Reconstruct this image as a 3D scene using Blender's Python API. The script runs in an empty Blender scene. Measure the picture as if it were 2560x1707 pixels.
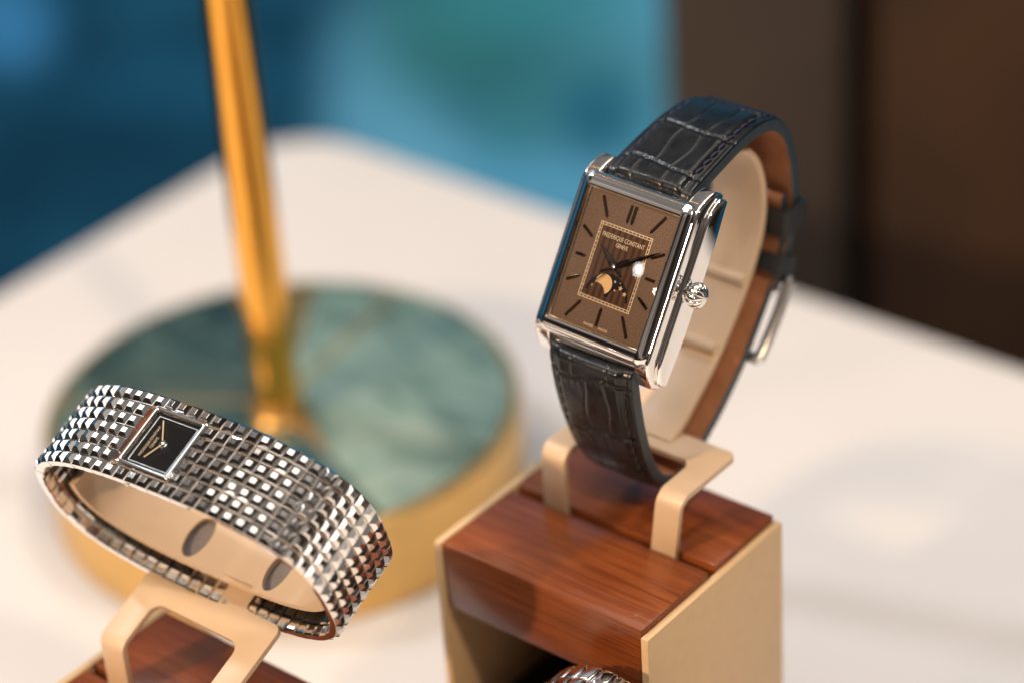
import bpy, bmesh, math, random
from mathutils import Vector, Matrix, noise
random.seed(7)
MM = 0.001
ZT = 73.0            # table top lies 73 mm below the top of the tall stand; lengths below are millimetres
scene = bpy.context.scene
C = scene.collection

# ------------------------------------------------------------------ camera
cam_d = bpy.data.cameras.new('Camera')
cam = bpy.data.objects.new('Camera', cam_d); C.objects.link(cam)
CAM = Vector((252.220, -267.943, 271.032 + ZT))
RC = Matrix(((0.77843484, -0.29272563, 0.55529354),
             (0.62480482, 0.44655066, -0.64047751),
             (-0.06048251, 0.84552009, 0.53050697)))
cam.matrix_world = Matrix.Translation(CAM * MM) @ RC.to_4x4()
cam_d.lens = 90.265; cam_d.sensor_width = 36.0
cam_d.clip_start = 0.02; cam_d.clip_end = 50
cam_d.dof.use_dof = True
cam_d.dof.focus_distance = 0.4295
cam_d.dof.aperture_fstop = 5.8
cam_d.dof.aperture_blades = 0
scene.camera = cam

# ------------------------------------------------------------------ world, lamps, exposure
world = bpy.data.worlds.new('World'); scene.world = world; world.use_nodes = True
wnt = world.node_tree; bg = wnt.nodes['Background']      # the dim, uneven interior of the shop all round
wtc = wnt.nodes.new('ShaderNodeTexCoord'); wno = wnt.nodes.new('ShaderNodeTexNoise'); wcr = wnt.nodes.new('ShaderNodeValToRGB')
wno.inputs['Scale'].default_value = 2.6; wno.inputs['Detail'].default_value = 2.5; wno.inputs['Roughness'].default_value = 0.55
wnt.links.new(wtc.outputs['Generated'], wno.inputs['Vector']); wnt.links.new(wno.outputs['Fac'], wcr.inputs['Fac']); wnt.links.new(wcr.outputs['Color'], bg.inputs[0])
we = wcr.color_ramp.elements; we.new(0.5)
for el, (p, c) in zip(we, ((0.40, (0.012, 0.009, 0.008)), (0.53, (0.050, 0.038, 0.031)), (0.68, (0.40, 0.34, 0.30)))): el.position = p; el.color = c + (1,)
bg.inputs[1].default_value = 1.0

def area(name, loc, target, size, power, color, shape='DISK', size_y=None):
    d = bpy.data.lights.new(name, 'AREA'); d.shape = shape; d.size = size * MM
    if size_y: d.size_y = size_y * MM
    d.energy = power; d.color = color
    o = bpy.data.objects.new(name, d); C.objects.link(o)
    o.location = Vector(loc) * MM
    o.rotation_euler = (Vector(target) - Vector(loc)).to_track_quat('-Z', 'Y').to_euler()
    return o
# small warm spot lamp whose mirror image shows as the round dot on the watch glass
HIT = Vector((26.83, 25.39, 52.20 + ZT)); RD = Vector((-0.37236, -0.79574, 0.47765))
area('dot_lamp', HIT + RD * 1500, HIT, 82, 0.75, (1.0, 0.97, 0.93))
# main warm spot lamp of the counter
area('spot_lamp', (-330, -1320, 730 + ZT), (10, 10, ZT), 70, 20.0, (1.0, 0.67, 0.37))
# unseen overhead lights: panels set to the bracelet's reflections, the rest added fill
area('ceiling_panel', (-145, 0, 1450 + ZT), (-145, 1, 0), 790, 10.0, (1.0, 0.91, 0.82), 'RECTANGLE', 2000)
area('overhead_fill', (0, 0, 2100), (0, 1, 0), 3600, 7.0, (1.0, 0.94, 0.88), 'RECTANGLE', 3600)  # broad dim light added to lift the dark stud reflections
area('ceiling_panel_cool', (-1450, 330, 1130), (-20, -34, 92), 1000, 5.0, (0.96, 0.97, 1.0), 'RECTANGLE', 680)
for (x, y, z, p, col) in ((380, 330, 1500, 5.2, (1.0, 0.89, 0.80)), (-520, -620, 1450, 2.0, (1.0, 0.80, 0.60)), (820, -330, 1150, 7.5, (1.0, 0.76, 0.50)), (-1150, -250, 1400, 8.5, (0.90, 0.94, 1.0))):
    area('fill_lamp', (x, y, z), (0, 40, 0), 90, p, col)  # small unseen lamps added as fill for table and stands

vs = scene.view_settings
vs.view_transform = 'Standard'; vs.look = 'None'; vs.exposure = 0.0; vs.gamma = 1.0; vs.use_curve_mapping = False
scene.render.engine = 'CYCLES'
scene.cycles.use_denoising = True
scene.cycles.max_bounces = 10; scene.cycles.glossy_bounces = 6; scene.cycles.transparent_max_bounces = 12
scene.cycles.sample_clamp_indirect = 12.0
scene.cycles.caustics_reflective = False; scene.cycles.caustics_refractive = False

# ------------------------------------------------------------------ material helpers
def new_mat(name):
    m = bpy.data.materials.new(name); m.use_nodes = True
    nt = m.node_tree
    return m, nt, nt.nodes['Principled BSDF']
def N(nt, t, **kw):
    n = nt.nodes.new(t)
    for k, v in kw.items(): setattr(n, k, v)
    return n
def coords(nt, scale=(1, 1, 1), kind='Object', rot=(0, 0, 0)):
    tc = N(nt, 'ShaderNodeTexCoord'); mp = N(nt, 'ShaderNodeMapping')
    mp.inputs['Scale'].default_value = scale; mp.inputs['Rotation'].default_value = rot
    nt.links.new(tc.outputs[kind], mp.inputs['Vector'])
    return mp.outputs['Vector']
def noise_tex(nt, vec, scale, detail=4, rough=0.55, dist=0.0):
    n = N(nt, 'ShaderNodeTexNoise'); n.inputs['Scale'].default_value = scale
    n.inputs['Detail'].default_value = detail; n.inputs['Roughness'].default_value = rough; n.inputs['Distortion'].default_value = dist
    nt.links.new(vec, n.inputs['Vector']); return n.outputs['Fac']
def ramp(nt, fac, stops):
    r = N(nt, 'ShaderNodeValToRGB'); nt.links.new(fac, r.inputs['Fac'])
    e = r.color_ramp.elements
    while len(e) < len(stops): e.new(0.5)
    for el, (p, c) in zip(e, stops): el.position = p; el.color = tuple(c) + (1,)
    return r.outputs['Color']
def bump(nt, height, strength, dist, bsdf):
    b = N(nt, 'ShaderNodeBump'); b.inputs['Strength'].default_value = strength; b.inputs['Distance'].default_value = dist * MM
    nt.links.new(height, b.inputs['Height']); nt.links.new(b.outputs['Normal'], bsdf.inputs['Normal']); return b
def maprange(nt, fac, a, b):
    m = N(nt, 'ShaderNodeMapRange'); nt.links.new(fac, m.inputs['Value'])
    m.inputs['To Min'].default_value = a; m.inputs['To Max'].default_value = b; return m.outputs['Result']
def simple(name, col, rough=0.5, metal=0.0, var=0.06, vscale=300, rvar=0.06, coat=0.0, coat_rough=0.1, bmp=0.0, bscale=2000, spec=0.5):
    m, nt, b = new_mat(name)
    v = coords(nt)
    f = noise_tex(nt, v, vscale)
    lo = [max(0, c * (1 - var)) for c in col]; hi = [min(1, c * (1 + var)) for c in col]
    nt.links.new(ramp(nt, f, [(0.3, lo), (0.7, hi)]), b.inputs['Base Color'])
    nt.links.new(maprange(nt, f, max(0.0, rough - rvar), rough + rvar), b.inputs['Roughness'])
    b.inputs['Metallic'].default_value = metal
    b.inputs['Coat Weight'].default_value = coat; b.inputs['Coat Roughness'].default_value = coat_rough
    b.inputs['Specular IOR Level'].default_value = spec
    if bmp: bump(nt, noise_tex(nt, v, bscale, 3), bmp, 0.05, b)
    return m

M = {}
M['steel'] = simple('polished_steel', (0.88, 0.865, 0.85), 0.018, 1.0, 0.02, 900, 0.01)
M['link_steel'] = simple('link_steel', (0.86, 0.84, 0.815), 0.075, 1.0, 0.03, 1200, 0.03)
M['steel_soft'] = simple('satin_steel', (0.78, 0.77, 0.76), 0.30, 1.0, 0.04, 900, 0.05)
M['dark_steel'] = simple('black_gilt_metal', (0.16, 0.14, 0.12), 0.10, 1.0, 0.05, 1500, 0.04)
M['brass'] = simple('brushed_brass', (0.84, 0.43, 0.08), 0.13, 1.0, 0.05, 200, 0.03)
M['brass_rim'] = simple('satin_brass', (0.80, 0.51, 0.19), 0.42, 1.0, 0.05, 200, 0.06)
M['cream'] = simple('cream_plastic', (0.63, 0.475, 0.335), 0.42, 0.0, 0.03, 150, 0.05)
M['panel'] = simple('champagne_lacquer', (0.60, 0.425, 0.245), 0.42, 0.0, 0.04, 400, 0.05, bmp=0.08, bscale=4000)
M['shelf'] = simple('black_suede', (0.012, 0.010, 0.011), 0.8, 0.0, 0.2, 1500, 0.05)
M['print'] = simple('cream_print', (0.80, 0.68, 0.52), 0.5, 0.0, 0.02, 500)
M['print_white'] = simple('pale_print', (0.80, 0.75, 0.70), 0.5, 0.0, 0.02, 500)
M['gold_print'] = simple('gilt_print', (0.58, 0.45, 0.28), 0.40, 0.5, 0.03, 500)
M['moon'] = simple('gilt_moon', (0.74, 0.50, 0.25), 0.6, 0.0, 0.06, 3000)
M['night'] = simple('midnight_disc', (0.010, 0.011, 0.022), 0.7, 0.0, 0.2, 3000, spec=0.1)
M['black_dial'] = simple('black_lacquer', (0.004, 0.004, 0.004), 0.12, 0.0, 0.1, 800, 0.03)
M['thread'] = simple('navy_thread', (0.012, 0.014, 0.045), 0.75, 0.0, 0.3, 4000)
M['thread_black'] = simple('black_thread', (0.010, 0.008, 0.009), 0.7, 0.0, 0.3, 4000)
M['edge_sheen'] = simple('strap_edge', (0.03, 0.045, 0.06), 0.5, 0.0, 0.1, 900)  # blue-grey puts the blue wall's reflection into the edge colour
M['keeper'] = simple('black_leather', (0.010, 0.010, 0.011), 0.5, 0.0, 0.2, 1500, 0.08, bmp=0.3, bscale=3000)

def mat_wood():
    m, nt, b = new_mat('lacquered_rosewood')
    v = coords(nt, (10, 420, 420)); big = noise_tex(nt, coords(nt, (20, 90, 90)), 1.0, 3, 0.5, 0.6)
    f = noise_tex(nt, v, 4.0, 8, 0.65, 0.5)
    col = ramp(nt, f, [(0.26, (0.130, 0.031, 0.009)), (0.45, (0.200, 0.049, 0.012)), (0.58, (0.285, 0.077, 0.019)), (0.8, (0.360, 0.112, 0.032))])
    mx = N(nt, 'ShaderNodeMix', data_type='RGBA', blend_type='MULTIPLY'); mx.inputs['Factor'].default_value = 0.55
    nt.links.new(col, mx.inputs['A']); nt.links.new(ramp(nt, big, [(0.35, (0.45, 0.38, 0.35)), (0.62, (1, 1, 1))]), mx.inputs['B'])
    nt.links.new(mx.outputs['Result'], b.inputs['Base Color'])
    nt.links.new(maprange(nt, f, 0.30, 0.44), b.inputs['Roughness'])
    b.inputs['Coat Weight'].default_value = 0.45; b.inputs['Coat Roughness'].default_value = 0.15; b.inputs['Specular IOR Level'].default_value = 0.22
    bump(nt, f, 0.12, 0.05, b)
    return m
M['wood'] = mat_wood()

def mat_dial():
    m, nt, b = new_mat('grained_brown_dial')
    v = coords(nt); f = noise_tex(nt, v, 5200, 2, 0.6); g = noise_tex(nt, v, 90, 2)
    col = ramp(nt, f, [(0.30, (0.080, 0.053, 0.043)), (0.70, (0.235, 0.158, 0.126))])
    nt.links.new(col, b.inputs['Base Color']); b.inputs['Metallic'].default_value = 0.0; b.inputs['Specular IOR Level'].default_value = 0.25
    nt.links.new(maprange(nt, g, 0.6, 0.75), b.inputs['Roughness'])
    bump(nt, f, 0.5, 0.08, b); return m
M['dial'] = mat_dial()

def mat_guilloche():
    m, nt, b = new_mat('herringbone_guilloche')
    tc = N(nt, 'ShaderNodeTexCoord'); sp = N(nt, 'ShaderNodeSeparateXYZ'); nt.links.new(tc.outputs['Object'], sp.inputs[0])
    pp = N(nt, 'ShaderNodeMath', operation='PINGPONG'); nt.links.new(sp.outputs['X'], pp.inputs[0]); pp.inputs[1].default_value = 0.62 * MM
    mu = N(nt, 'ShaderNodeMath', operation='MULTIPLY'); nt.links.new(pp.outputs[0], mu.inputs[0]); mu.inputs[1].default_value = 1.0
    ad = N(nt, 'ShaderNodeMath', operation='ADD'); nt.links.new(mu.outputs[0], ad.inputs[0]); nt.links.new(sp.outputs['Y'], ad.inputs[1])
    p2 = N(nt, 'ShaderNodeMath', operation='PINGPONG'); nt.links.new(ad.outputs[0], p2.inputs[0]); p2.inputs[1].default_value = 0.15 * MM
    nr = N(nt, 'ShaderNodeMath', operation='MULTIPLY'); nt.links.new(p2.outputs[0], nr.inputs[0]); nr.inputs[1].default_value = 1 / (0.15 * MM)
    gm = N(nt, 'ShaderNodeMix', data_type='RGBA', blend_type='MULTIPLY'); gm.inputs['Factor'].default_value = 0.8
    cn = N(nt, 'ShaderNodeMath', operation='MULTIPLY'); nt.links.new(pp.outputs[0], cn.inputs[0]); cn.inputs[1].default_value = 1 / (0.62 * MM)
    nt.links.new(ramp(nt, nr.outputs[0], [(0.15, (0.040, 0.019, 0.013)), (0.85, (0.20, 0.105, 0.070))]), gm.inputs['A'])
    nt.links.new(ramp(nt, cn.outputs[0], [(0.15, (0.28, 0.26, 0.25)), (0.75, (1, 1, 1))]), gm.inputs['B'])
    nt.links.new(gm.outputs['Result'], b.inputs['Base Color'])
    b.inputs['Metallic'].default_value = 0.0; b.inputs['Specular IOR Level'].default_value = 0.25; b.inputs['Roughness'].default_value = 0.6
    bump(nt, nr.outputs[0], 0.8, 0.08, b); return m
M['guilloche'] = mat_guilloche()

def mat_glass():
    m = bpy.data.materials.new('watch_glass'); m.use_nodes = True; nt = m.node_tree
    for n in list(nt.nodes): nt.nodes.remove(n)
    o = N(nt, 'ShaderNodeOutputMaterial'); mx = N(nt, 'ShaderNodeMixShader'); tr = N(nt, 'ShaderNodeBsdfTransparent'); gl = N(nt, 'ShaderNodeBsdfGlossy')
    fr = N(nt, 'ShaderNodeFresnel'); fr.inputs[0].default_value = 1.42
    gl.inputs['Roughness'].default_value = 0.0; gl.inputs['Color'].default_value = (1, 1, 1, 1)
    nt.links.new(fr.outputs[0], mx.inputs[0]); nt.links.new(tr.outputs[0], mx.inputs[1]); nt.links.new(gl.outputs[0], mx.inputs[2]); nt.links.new(mx.outputs[0], o.inputs[0])
    return m
M['glass'] = mat_glass()

def mat_leather(name, c0, c1, rough):
    m, nt, b = new_mat(name)
    v = coords(nt); f = noise_tex(nt, v, 260, 4, 0.5); g = noise_tex(nt, v, 3200, 3, 0.6)
    nt.links.new(ramp(nt, f, [(0.3, c0), (0.7, c1)]), b.inputs['Base Color'])
    nt.links.new(maprange(nt, f, rough - 0.06, rough + 0.14), b.inputs['Roughness'])
    b.inputs['Coat Weight'].default_value = 0.0; b.inputs['Specular IOR Level'].default_value = 0.42
    bump(nt, g, 0.06, 0.06, b); return m
M['croc'] = mat_leather('embossed_navy_leather', (0.003, 0.004, 0.006), (0.008, 0.010, 0.014), 0.24)
M['lining'] = mat_leather('tan_leather_lining', (0.30, 0.125, 0.058), (0.42, 0.185, 0.088), 0.62)

def mat_marble(name, dark, mid, light, off):
    m, nt, b = new_mat(name)
    tc = N(nt, 'ShaderNodeTexCoord'); mp = N(nt, 'ShaderNodeMapping'); nt.links.new(tc.outputs['Object'], mp.inputs['Vector']); mp.inputs['Location'].default_value = off
    mp.inputs['Scale'].default_value = (0.7, 1.5, 1)
    f = noise_tex(nt, mp.outputs['Vector'], 42, 7, 0.58, 1.4)
    nt.links.new(ramp(nt, f, [(0.32, dark), (0.50, mid), (0.68, light)]), b.inputs['Base Color'])
    b.inputs['Roughness'].default_value = 0.22; b.inputs['Coat Weight'].default_value = 0.3; b.inputs['Coat Roughness'].default_value = 0.08
    return m
M['marble_dark'] = mat_marble('dark_green_marble', (0.014, 0.028, 0.028), (0.040, 0.074, 0.070), (0.12, 0.18, 0.165), (0.3, 0.1, 0))
M['marble_reflect'] = mat_marble('green_marble_with_reflection', (0.07, 0.13, 0.12), (0.17, 0.27, 0.245), (0.28, 0.38, 0.35), (0.9, 0.4, 0))  # paler stone colour stands in for a bright reflection on the foot
M['marble_mid'] = mat_marble('mid_green_marble', (0.024, 0.048, 0.050), (0.085, 0.145, 0.135), (0.20, 0.29, 0.27), (1.7, 0.8, 0))

def mat_table():
    m, nt, b = new_mat('white_satin_tabletop')
    v = coords(nt); f = noise_tex(nt, v, 9, 3)
    nt.links.new(ramp(nt, f, [(0.3, (0.69, 0.672, 0.675)), (0.7, (0.745, 0.728, 0.732))]), b.inputs['Base Color'])
    nt.links.new(maprange(nt, f, 0.36, 0.46), b.inputs['Roughness']); bump(nt, noise_tex(nt, v, 1500, 3), 0.05, 0.05, b); return m
M['table'] = mat_table()

def mat_brown(name, c0, c1):
    m, nt, b = new_mat(name)
    f = noise_tex(nt, coords(nt, (9, 9, 9)), 1.0, 3, 0.5, 0.3)
    nt.links.new(ramp(nt, f, [(0.3, c0), (0.7, c1)]), b.inputs['Base Color']); b.inputs['Roughness'].default_value = 0.55; return m
M['brown_a'] = mat_brown('grey_brown_panel', (0.042, 0.034, 0.031), (0.062, 0.049, 0.044))
M['brown_b'] = mat_brown('red_brown_panel', (0.015, 0.010, 0.008), (0.058, 0.029, 0.016))
M['groove'] = simple('dark_groove', (0.006, 0.005, 0.005), 0.8, spec=0.1)

# ------------------------------------------------------------------ mesh helpers
def new_obj(name, me, mat=None, parent=None):
    o = bpy.data.objects.new(name, me); C.objects.link(o)
    if mat is not None and not me.materials:
        for mm in (mat if isinstance(mat, (list, tuple)) else [mat]): me.materials.append(mm)
    if parent is not None: o.parent = parent
    return o
def tag(o, label=None, cat=None, group=None, kind=None):
    if label: o['label'] = label
    if cat: o['category'] = cat
    if group: o['group'] = group
    if kind: o['kind'] = kind
    return o
def empty(name, loc, rot=None):
    o = bpy.data.objects.new(name, None); C.objects.link(o)
    o.empty_display_size = 0.005
    m = Matrix.Translation(Vector(loc) * MM)
    if rot is not None: m = m @ rot.to_4x4()
    o.matrix_world = m
    return o
def finish(bm, name, mat, parent, smooth=30, mats=None):
    bmesh.ops.scale(bm, vec=(MM, MM, MM), verts=bm.verts)
    me = bpy.data.meshes.new(name); bm.to_mesh(me); bm.free()
    if smooth is not None:
        me.shade_smooth(); me.set_sharp_from_angle(angle=math.radians(smooth))
    return new_obj(name, me, mats or mat, parent)
def bevel_all(bm, w, seg=2, ang=30):
    es = [e for e in bm.edges if len(e.link_faces) == 2 and e.calc_face_angle(0) > math.radians(ang)]
    if es and w > 0: bmesh.ops.bevel(bm, geom=es, offset=w, segments=seg, profile=0.5, affect='EDGES', clamp_overlap=True)
def bm_box(bm, lo, hi):
    ps = [(x, y, z) for x in (lo[0], hi[0]) for y in (lo[1], hi[1]) for z in (lo[2], hi[2])]
    v = [bm.verts.new(p) for p in ps]
    for f in ((0, 1, 3, 2), (4, 6, 7, 5), (0, 4, 5, 1), (2, 3, 7, 6), (0, 2, 6, 4), (1, 5, 7, 3)): bm.faces.new([v[i] for i in f])
def box(name, lo, hi, mat, parent=None, bev=0.3, seg=2):
    bm = bmesh.new(); bm_box(bm, lo, hi); bmesh.ops.recalc_face_normals(bm, faces=bm.faces); bevel_all(bm, bev, seg)
    return finish(bm, name, mat, parent)
def prism(name, poly, axis, a, b, mat, parent=None, bev=0.2, seg=2, ang=30, smooth=30):
    """poly: 2D points; axis: which axis is extruded from a to b ('x': poly=(y,z); 'z': poly=(x,y); 'y': poly=(x,z))"""
    bm = bmesh.new(); rings = []
    for t in (a, b):
        rings.append([bm.verts.new({'x': (t, p[0], p[1]), 'y': (p[0], t, p[1]), 'z': (p[0], p[1], t)}[axis]) for p in poly])
    n = len(poly)
    bm.faces.new(rings[0][::-1]); bm.faces.new(rings[1])
    for i in range(n): bm.faces.new((rings[0][i], rings[0][(i + 1) % n], rings[1][(i + 1) % n], rings[1][i]))
    bmesh.ops.recalc_face_normals(bm, faces=bm.faces)
    bevel_all(bm, bev, seg, ang)
    return finish(bm, name, mat, parent, smooth)
def rrect(hw, hh, r, k=5, cx=0, cy=0):
    pts = []
    for (sx, sy, a0) in ((1, 1, 0), (-1, 1, 90), (-1, -1, 180), (1, -1, 270)):
        for i in range(k + 1):
            a = math.radians(a0 + 90 * i / k)
            pts.append((cx + sx * (hw - r) + r * math.cos(a), cy + sy * (hh - r) + r * math.sin(a)))
    return pts
def loft(name, rings, mat, parent=None, close_ends=(True, True), smooth=35, wrap=False):
    bm = bmesh.new(); R = [[bm.verts.new(p) for p in r] for r in rings]
    n = len(R[0])
    pairs = list(zip(R[:-1], R[1:])) + ([(R[-1], R[0])] if wrap else [])
    for a, b in pairs:
        for i in range(n): bm.faces.new((a[i], a[(i + 1) % n], b[(i + 1) % n], b[i]))
    if not wrap:
        if close_ends[0]: bm.faces.new(R[0][::-1])
        if close_ends[1]: bm.faces.new(R[-1])
    bmesh.ops.recalc_face_normals(bm, faces=bm.faces)
    return finish(bm, name, mat, parent, smooth)
def lathe(name, prof, mat, parent, seg=48, axis='z', center=(0, 0, 0), rfun=None, smooth=35):
    rings = []
    for (r, h) in prof:
        ring = []
        for i in range(seg):
            a = 2 * math.pi * i / seg; rr = r * (rfun(a, h) if rfun else 1)
            p = (rr * math.cos(a), rr * math.sin(a), h) if axis == 'z' else (h, rr * math.cos(a), rr * math.sin(a))
            ring.append((p[0] + center[0], p[1] + center[1], p[2] + center[2]))
        rings.append(ring)
    return loft(name, rings, mat, parent, (True, True), smooth)
def catmull(pts, step):
    P = [Vector(p) for p in pts]; P = [P[0] * 2 - P[1]] + P + [P[-1] * 2 - P[-2]]
    dense = []
    for i in range(1, len(P) - 2):
        p0, p1, p2, p3 = P[i - 1:i + 3]
        for j in range(24):
            t = j / 24
            dense.append(0.5 * ((2 * p1) + (p2 - p0) * t + (2 * p0 - 5 * p1 + 4 * p2 - p3) * t * t + (3 * p1 - p0 - 3 * p2 + p3) * t ** 3))
    dense.append(P[-2])
    L = [0]
    for a, b in zip(dense[:-1], dense[1:]): L.append(L[-1] + (b - a).length)
    n = max(2, int(L[-1] / step)); out = []; k = 0
    for i in range(n + 1):
        s = L[-1] * i / n
        while k < len(L) - 2 and L[k + 1] < s: k += 1
        f = (s - L[k]) / max(1e-9, L[k + 1] - L[k]); out.append(dense[k].lerp(dense[k + 1], f))
    return out, L[-1]
def path_frames(pts, flip):
    fr = []
    for i in range(len(pts)):
        t = (pts[min(i + 1, len(pts) - 1)] - pts[max(i - 1, 0)]).normalized()
        n = Vector((-t.y, t.x)) if not flip else Vector((t.y, -t.x))
        fr.append((pts[i], t, n))
    return fr
def sheet(name, outline, holes, mapf, cuts, thick, mat, parent, bev=0.22):
    """flat outline (with holes) cut along lines of constant second coordinate, bent by mapf, thickened"""
    bm = bmesh.new()
    for loop in [outline] + holes:
        vs_ = [bm.verts.new((p[0], p[1], 0)) for p in loop]
        for i in range(len(vs_)): bm.edges.new((vs_[i], vs_[(i + 1) % len(vs_)]))
    bmesh.ops.triangle_fill(bm, use_beauty=True, use_dissolve=False, edges=bm.edges)
    for axis_i, c in cuts:
        no = (1, 0, 0) if axis_i == 0 else (0, 1, 0); co = (c, 0, 0) if axis_i == 0 else (0, c, 0)
        bmesh.ops.bisect_plane(bm, geom=list(bm.verts) + list(bm.edges) + list(bm.faces), plane_co=co, plane_no=no, dist=1e-5)
    bmesh.ops.recalc_face_normals(bm, faces=bm.faces)
    if bm.faces and sum(f.normal.z for f in bm.faces) < 0: bmesh.ops.reverse_faces(bm, faces=bm.faces)
    top = {}; fl = [[v for v in f.verts] for f in bm.faces]
    bound = [e for e in bm.edges if len(e.link_faces) == 1]
    b2 = bmesh.new(); A = {}; B = {}
    for v in bm.verts:
        p, n = mapf(v.co.x, v.co.y)
        A[v] = b2.verts.new(p + n * thick / 2); B[v] = b2.verts.new(p - n * thick / 2)
    for f in fl:
        b2.faces.new([A[v] for v in f]); b2.faces.new([B[v] for v in f][::-1])
    for e in bound: b2.faces.new((A[e.verts[0]], A[e.verts[1]], B[e.verts[1]], B[e.verts[0]]))
    bm.free()
    bmesh.ops.recalc_face_normals(b2, faces=b2.faces)
    es = [e for e in b2.edges if len(e.link_faces) == 2 and e.calc_face_angle(0) > math.radians(50)]
    if bev: bmesh.ops.bevel(b2, geom=es, offset=bev, segments=2, profile=0.5, affect='EDGES', clamp_overlap=True)
    return finish(b2, name, mat, parent, 40)
def tube(name, pts, r, mat, parent, seg=10):
    rings = []
    for i, p in enumerate(pts):
        p = Vector(p); t = (Vector(pts[min(i + 1, len(pts) - 1)]) - Vector(pts[max(i - 1, 0)])).normalized()
        ref = Vector((1, 0, 0)) if abs(t.x) < 0.8 else Vector((0, 0, 1))
        a = t.cross(ref).normalized(); b = t.cross(a)
        rings.append([tuple(p + (a * math.cos(2 * math.pi * k / seg) + b * math.sin(2 * math.pi * k / seg)) * r) for k in range(seg)])
    return loft(name, rings, mat, parent, (True, True), 50)
def text_mesh(name, body, width, mat, parent, mtx, height=None, thick=0.02, weight=0.0):
    cu = bpy.data.curves.new(name + '_curve', 'FONT'); cu.body = body; cu.size = 1.0; cu.align_x = 'CENTER'; cu.align_y = 'CENTER'
    cu.extrude = 0.02; cu.offset = weight
    t = bpy.data.objects.new(name + '_tmp', cu); C.objects.link(t)
    bpy.context.view_layer.update()
    me = bpy.data.meshes.new_from_object(t.evaluated_get(bpy.context.evaluated_depsgraph_get()))
    bpy.data.objects.remove(t); bpy.data.curves.remove(cu)
    xs = [v.co.x for v in me.vertices]; ys = [v.co.y for v in me.vertices]
    w = max(xs) - min(xs); h = max(ys) - min(ys); cx = (max(xs) + min(xs)) / 2; cy = (max(ys) + min(ys)) / 2
    sx = width / w; sy = (height / h) if height else sx
    for v in me.vertices:
        p = Vector(((v.co.x - cx) * sx, (v.co.y - cy) * sy, v.co.z / 0.02 * thick * 0.5))
        v.co = (mtx @ p) * MM
    me.name = name
    return new_obj(name, me, mat, parent)

# ------------------------------------------------------------------ setting: table, wall, panels
R30 = 27
outline = [(700, -650), (700, 208)]
for i in range(13):
    a = math.radians(90 + 90 * i / 12); outline.append((-240 + R30 + R30 * math.cos(a), 208 - R30 + R30 * math.sin(a)))
outline += [(-240, -650)]
tb = prism('table_top', outline, 'z', -28, 0, M['table'], None, bev=4.0, seg=4)
tag(tb, 'white satin tabletop with rounded corner carrying the watch stands', 'table', kind='structure')

# wall behind the table, facing the camera heading
HD = Vector((-0.655, 0.755, 0)).normalized(); RT = Vector((HD.y, -HD.x, 0))
WC = Vector((CAM.x, CAM.y, 0)) + HD * 770
def wall_rot(): return Matrix((RT, Vector((0, 0, 1)), -HD)).transposed()      # local x right, y up, z to camera

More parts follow.
